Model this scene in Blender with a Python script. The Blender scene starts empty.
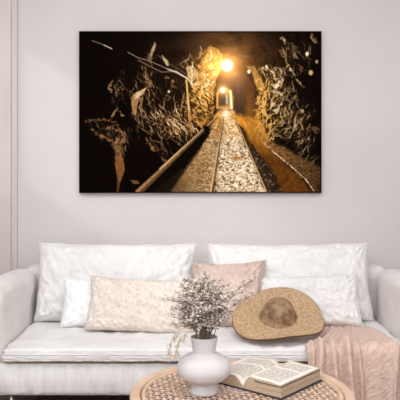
import bpy, bmesh, math, random
import numpy as np
from mathutils import Vector, Matrix, Euler, noise

# ---------------------------------------------------------------- camera, world, light, exposure
S = bpy.context.scene
S.view_settings.view_transform = 'Standard'
S.view_settings.look = 'None'
S.view_settings.gamma = 1.0
S.view_settings.use_curve_mapping = False
S.view_settings.exposure = -0.36

cam = bpy.data.cameras.new('camera')
camera = bpy.data.objects.new('camera', cam)
S.collection.objects.link(camera)
camera.location = (0, 0, 1.24)
camera.rotation_euler = (math.radians(90), 0, 0)
cam.sensor_width = 36
cam.lens = 59.4
cam.shift_y = -0.0625
S.camera = camera

w = bpy.data.worlds.new('daylight'); S.world = w; w.use_nodes = True
bg = w.node_tree.nodes['Background']
bg.inputs[0].default_value = (0.90, 0.96, 1.0, 1)
bg.inputs[1].default_value = 1.8

def light(name, kind, loc, rot, energy, color, **kw):
    l = bpy.data.lights.new(name, kind)
    l.energy = energy; l.color = color
    for k, v in kw.items(): setattr(l, k, v)
    o = bpy.data.objects.new(name, l); S.collection.objects.link(o)
    o.location = loc; o.rotation_euler = rot
    return o

def aim(o, target):
    d = Vector(target) - o.location
    o.rotation_euler = d.to_track_quat('-Z', 'Y').to_euler()

sun = light('sun', 'SUN', (-4, -1, 4), (0, 0, 0), 0.6, (1.0, 0.95, 0.9), angle=math.radians(4))
sun.rotation_euler = Vector((1, 1.0, -0.65)).to_track_quat('-Z', 'Y').to_euler()
key = light('key_area', 'AREA', (-0.95, 0.2, 2.5), (0, 0, 0), 66, (0.97, 0.985, 1.0), shape='RECTANGLE', size=1.5, size_y=1.3)  # added area light for soft daylight from the left, apart from the window
aim(key, (0.5, 3.3, 0.3))
fill = light('fill_area', 'AREA', (1.2, -0.9, 2.3), (0, 0, 0), 34, (0.96, 0.985, 1.0), shape='RECTANGLE', size=3.0, size_y=1.6)  # added fill from the open camera side, no terrace modelled
aim(fill, (0.3, 3.8, 0.9))

top = light('overhead_area', 'AREA', (0.1, 2.1, 2.7), (0, 0, 0), 58, (0.97, 0.985, 1.0), shape='RECTANGLE', size=1.8, size_y=1.4)  # added overhead light to brighten seat and table, the ceiling has no opening
aim(top, (0.1, 2.75, 0))

# ---------------------------------------------------------------- helpers
COL = S.collection
def lin(c):
    return tuple((x/255/12.92 if x/255 <= .04045 else ((x/255+.055)/1.055)**2.4) for x in c)

def material(name, rgb, rough=.8, rgb2=None, scale=8, detail=4, bump=0, bscale=60, bdist=.002, stretch=(1, 1, 1),
             bump2=0, b2scale=12, b2stretch=(1, 1, 1), metallic=0, sheen=0, contrast=(.35, .65), coords='Object'):
    m = bpy.data.materials.new(name); m.use_nodes = True
    nt = m.node_tree; N = nt.nodes; L = nt.links
    b = N['Principled BSDF']
    b.inputs['Roughness'].default_value = rough; b.inputs['Metallic'].default_value = metallic
    b.inputs['Specular IOR Level'].default_value = .3
    if sheen:
        b.inputs['Sheen Weight'].default_value = sheen
    tc = N.new('ShaderNodeTexCoord')
    def noise_node(sc, st, det=detail):
        mp = N.new('ShaderNodeMapping'); mp.inputs['Scale'].default_value = st
        L.new(tc.outputs[coords], mp.inputs[0])
        n = N.new('ShaderNodeTexNoise'); n.inputs['Scale'].default_value = sc; n.inputs['Detail'].default_value = det
        L.new(mp.outputs[0], n.inputs['Vector'])
        return n
    if rgb2:
        n = noise_node(scale, stretch)
        r = N.new('ShaderNodeValToRGB')
        r.color_ramp.elements[0].position = contrast[0]; r.color_ramp.elements[1].position = contrast[1]
        r.color_ramp.elements[0].color = (*lin(rgb), 1); r.color_ramp.elements[1].color = (*lin(rgb2), 1)
        L.new(n.outputs[0], r.inputs[0]); L.new(r.outputs[0], b.inputs['Base Color'])
    else:
        b.inputs['Base Color'].default_value = (*lin(rgb), 1)
    last = None
    for (st, sc, stt) in ((bump2, b2scale, b2stretch), (bump, bscale, stretch)):
        if st:
            n = noise_node(sc, stt, 3)
            bp = N.new('ShaderNodeBump'); bp.inputs['Strength'].default_value = st; bp.inputs['Distance'].default_value = bdist if sc == bscale else .01
            L.new(n.outputs[0], bp.inputs['Height'])
            if last: L.new(last.outputs[0], bp.inputs['Normal'])
            last = bp
    if last: L.new(last.outputs[0], b.inputs['Normal'])
    return m

def link_mesh(name, me, mat, parent=None, smooth=True):
    o = bpy.data.objects.new(name, me); COL.objects.link(o)
    if mat: me.materials.append(mat)
    if smooth and len(me.polygons): me.polygons.foreach_set('use_smooth', [True]*len(me.polygons))
    if parent: o.parent = parent
    return o

def obj(name, bm, mat, parent=None, smooth=True):
    me = bpy.data.meshes.new(name); bm.normal_update(); bm.to_mesh(me); bm.free()
    return link_mesh(name, me, mat, parent, smooth)

def thing(name, label, cat, loc=(0, 0, 0), rot=(0, 0, 0), group=None):
    o = bpy.data.objects.new(name, None); COL.objects.link(o)
    o.location = loc; o.rotation_euler = rot; o.empty_display_size = .05
    return tag(o, label, cat, group)

def tag(o, label, cat, group=None):
    o['label'] = label; o['category'] = cat
    if group: o['group'] = group
    return o

def struct(name, bm, mat, smooth=False):
    o = obj(name, bm, mat, None, smooth); o['kind'] = 'structure'; return o

def box(bm, x0, x1, y0, y1, z0, z1):
    v = [bm.verts.new(p) for p in ((x0, y0, z0), (x1, y0, z0), (x1, y1, z0), (x0, y1, z0), (x0, y0, z1), (x1, y0, z1), (x1, y1, z1), (x0, y1, z1))]
    for f in ((3, 2, 1, 0), (4, 5, 6, 7), (0, 1, 5, 4), (1, 2, 6, 5), (2, 3, 7, 6), (3, 0, 4, 7)):
        bm.faces.new([v[i] for i in f])

def boxes(*args):
    bm = bmesh.new()
    for a in args: box(bm, *a)
    return bm

def bevelled(bm, r, seg=3):
    bmesh.ops.bevel(bm, geom=bm.edges[:], offset=r, segments=seg, affect='EDGES', profile=.6)
    return bm

def grid_faces(bm, rows, closed_u=False, flip=False):
    n = len(rows[0])
    for j in range(len(rows)-1):
        for i in range(n if closed_u else n-1):
            k = (i+1) % n
            f = [rows[j][i], rows[j][k], rows[j+1][k], rows[j+1][i]]
            bm.faces.new(f[::-1] if flip else f)

def tube(bm, pts, rad, seg=8, caps=True):
    pts = [Vector(p) for p in pts]
    rads = rad if isinstance(rad, (list, tuple)) else [rad]*len(pts)
    t0 = (pts[1]-pts[0]).normalized()
    ref = Vector((0, 0, 1)) if abs(t0.z) < .9 else Vector((1, 0, 0))
    a = t0.cross(ref).normalized()
    rows = []
    for i, p in enumerate(pts):
        t = (pts[min(i+1, len(pts)-1)]-pts[max(i-1, 0)]).normalized()
        a = (a - t*a.dot(t)).normalized(); b = t.cross(a)
        rows.append([bm.verts.new(p+(a*math.cos(2*math.pi*k/seg)+b*math.sin(2*math.pi*k/seg))*rads[i]) for k in range(seg)])
    grid_faces(bm, rows, True)
    if caps:
        bm.faces.new(rows[0][::-1]); bm.faces.new(rows[-1])

def lathe(bm, prof, seg=64, cx=0, cy=0):
    rows = [[bm.verts.new((cx+r*math.cos(2*math.pi*k/seg), cy+r*math.sin(2*math.pi*k/seg), z)) for k in range(seg)] for r, z in prof]
    grid_faces(bm, rows, True)
    return rows

def fb(x, y, z=0, o=3):
    return noise.fractal(Vector((x, y, z)), 1.0, 2.0, o)

def soft_box(sx, sy, sz, r, step=.02, disp=None):
    """closed rounded block, half sizes sx sy sz, dense enough to carry creases"""
    bm = bmesh.new()
    cache = {}
    def put(p):
        k = tuple(round(c, 5) for c in p)
        if k not in cache:
            q = Vector(p)
            inner = Vector((max(-(sx-r), min(sx-r, q.x)), max(-(sy-r), min(sy-r, q.y)), max(-(sz-r), min(sz-r, q.z))))
            d = q-inner
            nrm = d.normalized()
            q = inner + nrm*r
            if disp: q = q + disp(q, nrm)
            cache[k] = bm.verts.new(q)
        return cache[k]
    def ticks(s):
        n = max(2, int(2*s/step)); base = [-s + 2*s*i/n for i in range(n+1)]
        extra = [-s+r*f for f in (.12, .3, .6)] + [s-r*f for f in (.12, .3, .6)]
        return sorted(set(round(v, 5) for v in base+extra))
    X, Y, Z = ticks(sx), ticks(sy), ticks(sz)
    def face(U, V, f, flip):
        for i in range(len(U)-1):
            for j in range(len(V)-1):
                q = [f(U[i], V[j]), f(U[i+1], V[j]), f(U[i+1], V[j+1]), f(U[i], V[j+1])]
                vs = [put(p) for p in q]
                if len(set(vs)) == 4: bm.faces.new(vs[::-1] if flip else vs)
    face(X, Y, lambda a, b: (a, b, sz), False); face(X, Y, lambda a, b: (a, b, -sz), True)
    face(X, Z, lambda a, b: (a, -sy, b), False); face(X, Z, lambda a, b: (a, sy, b), True)
    face(Y, Z, lambda a, b: (sx, a, b), False); face(Y, Z, lambda a, b: (-sx, a, b), True)
    return bm

def shift(bm, v):
    bmesh.ops.translate(bm, verts=bm.verts[:], vec=v); return bm

def pillow_bm(W, H, T, seed, pinch=.05, nu=84, nv=56, wr=.006, power=.42, sag=.0, taper=0, fold=1.0, lump=.01):
    """a filled cover: local X across, Z up from the bottom seam, Y thickness"""
    bm = bmesh.new(); s = seed*13.7
    def pos(u, v, side):
        cu, cv = 1-v*v, 1-u*u
        x = W/2*u*(1-pinch*cu*abs(u)**3) ; z = H/2*v*(1-pinch*1.2*cv*abs(v)**3)
        if taper and u > 0: x *= 1+taper*(v-1)*.5
        th = T/2*max(0, (1-u**4)*(1-v**4))**power*(.72+.28*math.cos(u*1.3)*math.cos(v*1.3))
        th *= 1 - sag*v*.5
        edge = max(abs(u), abs(v))
        live = min(1, (1-edge)*9)
        d = 0
        # creases running in from each corner and short tucks along the seams
        for cx, cz in ((-1, -1), (1, -1), (-1, 1), (1, 1)):
            du, dv = (u-cx)*W, (v-cz)*H
            rr = math.hypot(du, dv); an = math.atan2(dv, du)
            d += math.sin(an*17+noise.noise((rr*9, s, cx*3+cz))*4)*math.exp(-rr/(.28*min(W, H)*2))*wr*.8*fold
        d += math.sin(u*W*95+noise.noise((u*3, v*3, s))*6)*math.exp(-(1-abs(v))*H*11)*wr*.45*fold
        n1 = fb(u*W*7+s, v*H*7, side*3.1)
        n2 = 1-abs(noise.noise((u*W*13+s+v*3, v*H*9+side*5, s)))*2.2
        n3 = 1-abs(noise.noise((u*W*26+s, v*H*19-u*2, s+side)))*2.0
        d += lump*n1 + wr*.75*max(n2, 0) + wr*.4*max(n3, 0)
        wob = noise.noise((u*4, v*4, s))*.006
        return Vector((x+wob, side*(th+d*live), z+H/2+noise.noise((v*4, u*4, s+9))*.006))
    rows = {}
    us = [math.sin(math.pi/2*(2*i/nu-1)) * .45 + (2*i/nu-1)*.55 for i in range(nu+1)]
    vs = [math.sin(math.pi/2*(2*j/nv-1)) * .45 + (2*j/nv-1)*.55 for j in range(nv+1)]
    f = [[bm.verts.new(pos(u, v, -1)) for u in us] for v in vs]
    b = [[f[j][i] if i in (0, nu) or j in (0, nv) else bm.verts.new(pos(us[i], vs[j], 1)) for i in range(nu+1)] for j in range(nv+1)]
    grid_faces(bm, f); grid_faces(bm, b, flip=True)
    edge = [f[0][i].co.copy() for i in range(nu+1)] + [f[j][nu].co.copy() for j in range(1, nv+1)] + [f[nv][i].co.copy() for i in range(nu-1, -1, -1)] + [f[j][0].co.copy() for j in range(nv-1, 0, -1)]
    return bm, edge

def make_pillow(name, label, cat, W, H, T, seed, mat, loc, rot, seam=.0022, seam_mat=None, group=None, **kw):
    t = thing(name, label, cat, loc, rot, group)
    bm, edge = pillow_bm(W, H, T, seed, **kw)
    c = obj('cover', bm, mat, t)
    sb = bmesh.new(); tube(sb, edge+[edge[0]], seam, 6, False)
    obj('seam_piping', sb, seam_mat or mat, t)
    return t
# ---------- the printed picture: a mine tunnel, drawn by formula (display-space colours, 0..255) ----------
import numpy as np
def tunnel_picture(W, H):
    X, Y = np.meshgrid(np.linspace(79, 322, W), np.linspace(31, 193, H))
    def vn(x, y, seed):
        r = np.random.RandomState(seed).rand(256, 256)
        xi = np.floor(x).astype(int); yi = np.floor(y).astype(int)
        fx = x - xi; fy = y - yi
        fx = fx*fx*(3-2*fx); fy = fy*fy*(3-2*fy)
        a = r[yi & 255, xi & 255]; b = r[yi & 255, (xi+1) & 255]
        c = r[(yi+1) & 255, xi & 255]; d = r[(yi+1) & 255, (xi+1) & 255]
        return (a*(1-fx)+b*fx)*(1-fy) + (c*(1-fx)+d*fx)*fy
    def fbm(x, y, seed, o=4):
        s = 0; t = 0; a = 1
        for k in range(o):
            s = s + a*vn(x*2**k+7.3*k, y*2**k+3.1*k, seed+k); t += a; a *= .55
        return s/t
    def sm(a, b, v):
        t = np.clip((v-a)/(b-a), 0, 1); return t*t*(3-2*t)
    def ga(cx, cy, rx, ry=None, ang=0):
        ry = ry or rx
        c, s = math.cos(ang), math.sin(ang)
        u = (X-cx)*c+(Y-cy)*s; v = -(X-cx)*s+(Y-cy)*c
        return np.exp(-(u/rx)**2-(v/ry)**2)
    col = lambda *c: np.array(c, float)
    img = np.zeros((H, W, 3)) + col(11, 6, 4)
    def mix(m, c):
        nonlocal img
        m = np.clip(m, 0, 1)[..., None]
        img = img*(1-m) + c*m
    def seg(x0, y0, x1, y1, w0, w1):
        dx, dy = x1-x0, y1-y0; L = dx*dx+dy*dy
        t = np.clip(((X-x0)*dx+(Y-y0)*dy)/L, 0, 1)
        d = np.hypot(X-x0-t*dx, Y-y0-t*dy)
        return sm(0, .7, (w0+(w1-w0)*t)*.5+.35-d), t
    def path(pts, w, c, a=1.0):
        for (p, q) in zip(pts[:-1], pts[1:]):
            m, _ = seg(*p, *q, w, w); mix(m*a, col(*c))
    def poly(pts, soft=.7, wob=0, seed=1):
        x = X + (fbm(X/5, Y/5, seed)-.5)*wob; y = Y + (fbm(X/5, Y/5, seed+9)-.5)*wob
        ins = np.zeros(X.shape, bool); dm = np.full(X.shape, 1e9)
        n = len(pts)
        for i in range(n):
            (x0, y0), (x1, y1) = pts[i], pts[(i+1) % n]
            if y0 != y1:
                cr = ((y0 > y) != (y1 > y)) & (x < (x1-x0)*(y-y0)/(y1-y0)+x0)
                ins ^= cr
            dx, dy = x1-x0, y1-y0; L = dx*dx+dy*dy+1e-9
            t = np.clip(((x-x0)*dx+(y-y0)*dy)/L, 0, 1)
            dm = np.minimum(dm, np.hypot(x-x0-t*dx, y-y0-t*dy))
        sd = np.where(ins, dm, -dm)
        return sm(-soft, soft, sd)
    # rock relief: sharp facets by cellular noise, warped
    def facets(ax, ay, ang, seed, warp=5.0):
        wx = X + (fbm(X/9, Y/9, seed+31, 3)-.5)*warp*2
        wy = Y + (fbm(X/9, Y/9, seed+47, 3)-.5)*warp*2
        c, s = math.cos(ang), math.sin(ang)
        u = (wx*c+wy*s)/ax; v = (-wx*s+wy*c)/ay
        rs = np.random.RandomState(seed); jx = rs.rand(256, 256); jy = rs.rand(256, 256); val = rs.rand(256, 256)
        gx = rs.rand(256, 256)-.5; gy = rs.rand(256, 256)-.5
        ui = np.floor(u).astype(int); vi = np.floor(v).astype(int)
        b1 = np.full(u.shape, 9.); b2 = b1.copy(); vv = np.zeros(u.shape)
        for i in (-1, 0, 1):
            for j in (-1, 0, 1):
                a, b = (ui+i) & 255, (vi+j) & 255
                du = u-(ui+i+jx[b, a]); dv = v-(vi+j+jy[b, a]); d = np.hypot(du, dv)
                nv = val[b, a] + gx[b, a]*du*1.4 + gy[b, a]*dv*1.4
                new = d < b1
                b2 = np.where(new, b1, np.minimum(b2, d)); vv = np.where(new, nv, vv); b1 = np.where(new, d, b1)
        return vv, b2-b1
    # faint warmth of the roof
    n = fbm(X/18, Y/11, 3)
    mix(.9*ga(225, 50, 42, 30)*sm(.2, .8, n+.15), col(78, 52, 34))
    mix(.35*ga(180, 60, 60, 40)*n, col(46, 30, 18))
    mix(.5*ga(260, 60, 45, 22)*n, col(66, 42, 22))
    # rock relief lit from the lamp: a creased height field, its slopes facing the lamp catch light
    sx_, sy_ = (322-79)/(W-1), (193-31)/(H-1)
    lx, ly = 226-X, 84-Y; ln = np.hypot(lx, ly)+1e-6; lx, ly = lx/ln, ly/ln
    def relief(ang, ax, ay, seed, sharp=1.0):
        c, s = math.cos(ang), math.sin(ang)
        wx = X+(fbm(X/11, Y/11, seed+3, 3)-.5)*13; wy = Y+(fbm(X/11, Y/11, seed+5, 3)-.5)*13
        u = (wx*c+wy*s)/ax; v = (-wx*s+wy*c)/ay
        h = 0; a = 1.0; f = 1.0
        for k in range(4):
            r_ = 1-np.abs(2*vn(u*f+5.1*k, v*f+2.7*k, seed+10+k)-1)
            h = h + a*r_**1.3; a *= .52; f *= 2.05
        fc, _ = facets(ax*1.1, ay*1.3, ang, seed+71, 4)
        h = h*2.2 + fc*2.4*sharp
        gy_, gx_ = np.gradient(h, sy_, sx_)
        return -(gx_*lx+gy_*ly), h
    fine = fbm(X/1.6, Y/2.2, 77, 3)
    f2, _ = facets(4.2, 2.0, 1.15, 23, 3)
    A = (1.00*ga(202, 74, 17, 20) + .95*ga(203, 106, 15, 26) + .62*ga(183, 118, 15, 20, .8) + .62*ga(160, 118, 26, 12, .75)
         + .40*ga(138, 104, 10, 20) + .46*ga(112, 133, 24, 8, .35) + .40*ga(120, 146, 7, 14) + .36*ga(150, 64, 9, 18, .2)
         + .50*ga(162, 146, 20, 6, .85) + .22*ga(118, 88, 6, 22, .3) + .32*ga(150, 85, 8, 14) + .05*ga(125, 175, 40, 18)
         + .3*ga(208, 130, 10, 10) + .3*ga(172, 88, 8, 12))
    left = poly([(79, 31), (212, 31), (214, 44), (222, 60), (216, 75), (213, 118), (139, 193), (79, 193)], 1.2, 6, 5)
    r1, h1 = relief(.85, 24, 9.5, 400, 1.3); r2, h2 = relief(1.25, 13, 6, 500, 2.6)
    sl = r1*1.2+r2*1.0
    A = A*(.45+1.1*sm(.25, .7, fbm(X/13, Y/13, 808, 2)))*1.1
    warm = np.clip(ga(214, 96, 26, 55), 0, 1)[..., None]
    hi = col(200, 160, 112)*(1-warm)+col(244, 200, 118)*warm
    lo = col(92, 60, 32)*(1-warm)+col(184, 120, 42)*warm
    mix(left*sm(.05, .7, A)*(.30+.8*np.clip(h1/5, 0, 1))*sm(-1.6, .8, sl)*.95, lo*(.35+.65*np.clip(A, 0, 1))[..., None])
    mix(left*sm(.75-.75*np.clip(A, 0, 1), 1.9-.7*np.clip(A, 0, 1), sl)*sm(.03, .30, A)*np.clip(.22+1.0*A, 0, 1)*(.6+.5*fine), hi)
    mix(left*sm(1.5, 2.4, sl)*sm(.5, .9, A)*.7, col(255, 236, 190))
    mix(left*sm(-.3, -1.7, sl)*.75*sm(.05, .4, A), col(18, 10, 5))
    # right rock
    B = (1.0*ga(268, 96, 13, 26) + .95*ga(262, 122, 14, 20) + .6*ga(284, 100, 14, 18) + .55*ga(283, 128, 22, 16) + .27*ga(296, 58, 18, 28, .5)
         + .34*ga(305, 130, 14, 26) + .55*ga(276, 76, 13, 9) + .18*ga(303, 165, 22, 16, .6))
    right = poly([(248, 60), (258, 31), (322, 31), (322, 193), (316, 193), (300, 176), (262, 142), (250, 126), (256, 100), (252, 75)], 1.5, 6, 8)
    r3, h3 = relief(-.9, 12, 7, 600, 1.6); r4, h4 = relief(1.2, 8, 5, 700, 2.4)
    f5 = np.clip(h4/6, 0, 1)
    sl = r3*.95+r4*.75
    B = B*(.5+1.0*sm(.25, .7, fbm(X/10, Y/10, 818, 2)))*1.1
    warm = np.clip(ga(254, 120, 22, 44), 0, 1)[..., None]
    hi = col(206, 178, 134)*(1-warm)+col(244, 192, 100)*warm
    mix(right*sm(.05, .8, B)*(.35+.7*f5)*sm(-1.6, .8, sl), (col(92, 66, 36)*(1-warm)+col(204, 134, 46)*warm)*(.45+.5*np.clip(B, 0, 1))[..., None])
    mix(right*sm(.8-.7*np.clip(B, 0, 1), 2.0-.6*np.clip(B, 0, 1), sl)*sm(.05, .3, B)*np.clip(.3+.9*B, 0, 1)*(.55+.6*fine), hi)
    mix(right*sm(-.2, -1.4, sl)*.8*(1-warm[..., 0]*.5), col(16, 9, 4))
    lr = f5; q1 = 0*X
    # dark gap between roof and rock, tunnel bore
    bore = poly([(218, 118), (216, 96), (218, 82), (224, 74), (234, 71), (246, 74), (254, 84), (257, 104), (255, 126), (246, 128), (236, 114)], 2.2, 3, 4)
    mix(bore*.93, col(62, 42, 32)); mix(bore*ga(238, 86, 9, 18)*.6, col(92, 72, 62)); mix(bore*ga(251, 112, 6, 22)*.85, col(140, 88, 32))
    mix(bore*fbm(X/2, Y/6, 66)*.35, col(28, 16, 10))
    # rock rim above the bore
    mix(poly([(196, 76), (203, 58), (210, 46), (217, 48), (222, 56), (222, 68), (217, 80), (214, 100), (208, 92)], 1.5, 5, 14)*.55*(.3+fbm(X/3, Y/4, 15)), col(232, 170, 84))
    mix(poly([(247, 66), (253, 74), (258, 88), (266, 96), (262, 78), (254, 66)], 1.2, 3, 16)*.6*(.4+f5*.6), col(208, 156, 80))
    # small lit opening at the far end
    mix(poly([(216.5, 109), (216.5, 93), (220, 88), (226, 87.5), (232, 90), (234, 97), (233.5, 110)], .9), col(176, 118, 50))
    mix(poly([(219, 106), (219, 95), (221.5, 91), (225, 91), (226, 95), (226, 106)], .8), col(76, 58, 44))
    mix(poly([(226, 105), (225.5, 96), (227, 93), (229.5, 94), (230.5, 105)], .8), col(120, 102, 82))
    mix(seg(230.8, 91, 231.8, 108, 2.0, 2.4)[0], col(252, 232, 178)); mix(seg(227, 95, 227.5, 103, 1, 1.3)[0]*.8, col(210, 205, 190))
    mix(seg(217.6, 92, 217.4, 108, .8, .9)[0]*.8, col(226, 176, 96))
    mix(ga(223.3, 90, 5.5)*.8, col(255, 214, 130)); mix(sm(.3, .75, ga(223.3, 90, 3.3)), col(255, 250, 226))
    # ground bed
    gx = fbm(X/1.5, Y/1.1, 201, 2); g2 = fbm(X/5, Y/3.5, 205, 3)
    bed = poly([(217, 112), (234, 110), (243, 120), (256, 140), (276, 168), (300, 193), (152, 193), (185, 168), (208, 138)], 1.6, 5, 21)
    far = np.clip((Y-112)/34, 0, 1)[..., None]
    base = (col(200, 134, 50)*(1-far)+col(176, 142, 98)*far)
    mix(bed, base*(.80+.42*g2)[..., None])
    mix(bed*sm(.52, .76, gx+.20*(g2-.5)), col(246, 232, 208)*(.25+.75*far)+col(236, 176, 84)*.75*(1-far))
    mix(bed*sm(.37, .24, gx+.22*(g2-.5))*np.clip((Y-120)/28, 0, 1)*.85, col(46, 30, 20))
    mix(poly([(224, 120), (235, 120), (264, 193), (216, 193)], 2)*.42*sm(.25, .55, gx), col(246, 230, 204)); mix(bed*ga(232, 152, 12, 9)*.25, col(236, 214, 180))
    mix(bed*ga(176, 186, 22, 14)*.6*(.4+gx), col(58, 38, 24)); mix(bed*ga(160, 190, 22, 14)*.8, col(24, 14, 8))
    mix(bed*ga(190, 165, 20, 22)*.45, col(126, 92, 50)); mix(bed*ga(203, 150, 8, 12)*.3, col(216, 172, 104))
    mix(ga(222, 108, 9, 4)*.0+ga(226, 114.5, 5, 6, .2)*.9, col(250, 240, 218))
    mix(ga(222, 130, 3, 12)*.5, col(88, 54, 20)); mix(ga(238, 158.2, 6.5, 1.5)*.85, col(160, 98, 26))
    # orange water and its dark bank
    water = poly([(238, 116), (247, 122), (257, 136), (272, 152), (290, 168), (304, 181), (313, 193), (276, 193), (268, 176), (258, 158), (247, 142), (240, 126)], 1.3, 4, 25)
    t = np.clip((Y-120)/42, 0, 1)[..., None]
    mix(poly([(238, 114), (256, 118), (268, 136), (276, 152), (262, 146), (246, 130)], 3, 4, 41)*.8, col(196, 132, 50)*(.7+.6*fine)[..., None]); mix(ga(205, 122, 10, 9)*.35, col(190, 124, 44))
    mix(water, (col(206, 134, 40)*(1-t)+col(92, 52, 18)*t)*(.75+.5*fbm(X/3, Y/4, 207, 3))[..., None])
    bank = poly([(236, 122), (243, 128), (252, 142), (262, 158), (276, 174), (284, 193), (266, 193), (256, 166), (246, 144)], 1.5, 6, 28)
    mix(bank*.85*sm(.06, .3, t[..., 0]+.12), col(34, 22, 16)); mix(bank*sm(.6, .75, gx)*.6*t[..., 0], col(150, 128, 100))
    slope = poly([(255, 128), (268, 140), (290, 150), (322, 168), (322, 193), (315, 193), (300, 176), (276, 154), (258, 138)], 2.5, 6, 30)
    mix(slope*.8, col(156, 108, 56)*(.45+.85*gx)[..., None]*(1.15-.5*np.clip((X-270)/50, 0, 1))[..., None])
    mix(slope*(fbm(X/2, Y/2, 211) < .38)*.5, col(38, 24, 12))
    for (p, q) in (((262, 141), (275, 153)), ((275, 153), (291, 166)), ((291, 166), (306, 179)), ((306, 179), (315, 192))):
        m, _ = seg(*p, *q, 1.4, 1.2); mix(m*sm(.3, .6, fine)*.9, col(226, 196, 164))
    mix(poly([(222, 118), (208, 140), (185, 168), (152, 193), (211, 193)], 1.5)*.5*(1-.5*gx), col(122, 84, 40))
    # rails
    m, t = seg(224, 117, 212.6, 193, 1.0, 3.4); mix(m*.7, col(70, 44, 24))
    m, t = seg(223.6, 117, 210.8, 193, .6, 1.6); mix(m*.9, col(206, 168, 118))
    m, t = seg(235, 117, 268.4, 193, 1.0, 3.0); mix(m*.75, col(60, 38, 22))
    m, t = seg(235.2, 117, 267.2, 193, .6, 1.5); mix(m*.95, col(204, 160, 104))
    # pipe down the left of the track
    m, t = seg(219, 118, 137, 195.5, 3, 13); mix(poly([(214, 126), (200, 150), (170, 193), (141, 193)], 2)*.85, col(13, 8, 5))
    m, t = seg(218, 117, 138, 193, 1.4, 6.6); mix(m, col(84, 56, 32)*(.7+.6*fbm(X/2, Y/2, 215))[..., None])
    m, t = seg(217.4, 116.6, 137, 192, .8, 3.2); mix(m*.75, col(170, 130, 84)*(.75+.4*gx)[..., None])
    m, t = seg(217, 116.4, 160, 169, .5, 1.6); mix(m*.7, col(236, 196, 132))
    for (x, y, r) in ((206.5, 128.5, 3.0), (199, 128, 2.2), (208, 133, 2.4)):
        mix(sm(.25, .6, ga(x, y, r)), col(12, 8, 6))
    mix(seg(200.5, 126, 206, 120, 1.5, 1.2)[0]*.7, col(214, 150, 70))
    # timber props, cables, single rocks
    m, t = seg(186.6, 80, 190, 120, 1.7, 2.4); mix(m*.9, col(226, 178, 100)); m, _ = seg(190.4, 112, 191.5, 136, 3, 2); mix(m*.6, col(150, 98, 44))
    m, t = seg(184.4, 93, 180.6, 112, 1.0, .9); mix(m*.75, col(178, 134, 84))
    path([(92, 40.5), (103, 44.3), (112, 48.8)], .9, (148, 110, 90), .8); path([(104, 45), (111.5, 48.4)], 1.0, (214, 190, 170), .8)
    path([(128, 52), (138, 57.5), (150, 61), (166, 68), (182, 75.5), (188, 79)], .9, (150, 124, 104), .85)
    path([(138, 60), (152, 67), (162, 72), (176, 71), (188, 78)], .8, (158, 132, 110), .75)
    path([(158, 55), (170, 64), (182, 71), (186, 74)], .7, (112, 92, 78), .75); path([(168, 69), (177, 72), (187, 78)], 1.3, (228, 208, 184), .8)
    path([(190.5, 54), (188.5, 59), (184.5, 62)], .9, (168, 142, 112), .7); path([(192.5, 62), (193, 66), (191, 69)], 1.2, (232, 206, 170), .8)
    path([(200.6, 46), (202, 50), (200, 57)], 1.0, (170, 150, 128), .8)
    path([(211, 50), (212, 56), (210, 60)], 1.3, (240, 216, 176), .7)
    for pts, c, a in (([(154.6, 42), (152, 48), (150, 55), (151.5, 57), (155, 49), (155.8, 44)], (206, 176, 132), .95),
                      ([(149.4, 54), (148, 59.5), (151, 61), (153, 57)], (150, 122, 92), .8),
                      ([(162.2, 54.5), (163.6, 60), (166.5, 65.5), (169.4, 66), (168, 60.5)], (214, 184, 140), .95),
                      ([(145.2, 64), (144.4, 72), (147.5, 82), (149.5, 84), (147, 72)], (120, 98, 68), .7),
                      ([(131, 99), (133, 94), (137, 92), (147, 87), (143.5, 94), (139, 97), (136, 116), (132.5, 113)], (192, 142, 86), .9),
                      ([(134, 95), (138, 92), (146.5, 87.3), (141, 95), (135, 100)], (228, 206, 176), .8),
                      ([(186.5, 66), (192, 65), (197, 69), (199, 76), (194, 79.5), (188, 78)], (222, 190, 142), .75),
                      ([(114.6, 158), (118, 154), (123.6, 159), (124.6, 170), (121, 181), (118.6, 184), (115.6, 170)], (148, 96, 50), .9),
                      ([(117, 182), (120.5, 182), (118.8, 193), (116.4, 193)], (104, 62, 28), .85),
                      ([(118, 142), (122, 140), (122, 156), (119, 158)], (136, 92, 50), .7),
                      ([(130, 180), (138, 181), (140, 184), (133, 184)], (150, 104, 54), .7)):
        mix(poly(pts, .6, 1.6, 33)*a*(.55+.6*fine), col(*c))
    # ledges and broken edges of the rock that catch light
    rag = sm(.36, .62, fbm(X/2.4+Y/9, Y/2.4, 901, 3))
    def ledge(pts, wd, c, a=.8):
        wx = (fbm(X/4, Y/4, 910, 2)-.5)*5
        for (x0, y0), (x1, y1) in zip(pts[:-1], pts[1:]):
            dx, dy = x1-x0, y1-y0; L = dx*dx+dy*dy
            t_ = np.clip(((X+wx-x0)*dx+(Y-wx*.6-y0)*dy)/L, 0, 1)
            dd = np.hypot(X+wx-x0-t_*dx, Y-wx*.6-y0-t_*dy)
            mix(sm(wd*.7+.4, wd*.25, dd)*rag*a, col(*c))
    br, ta, go, cr = (112, 74, 42), (170, 128, 84), (226, 168, 78), (240, 214, 168)
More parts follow.
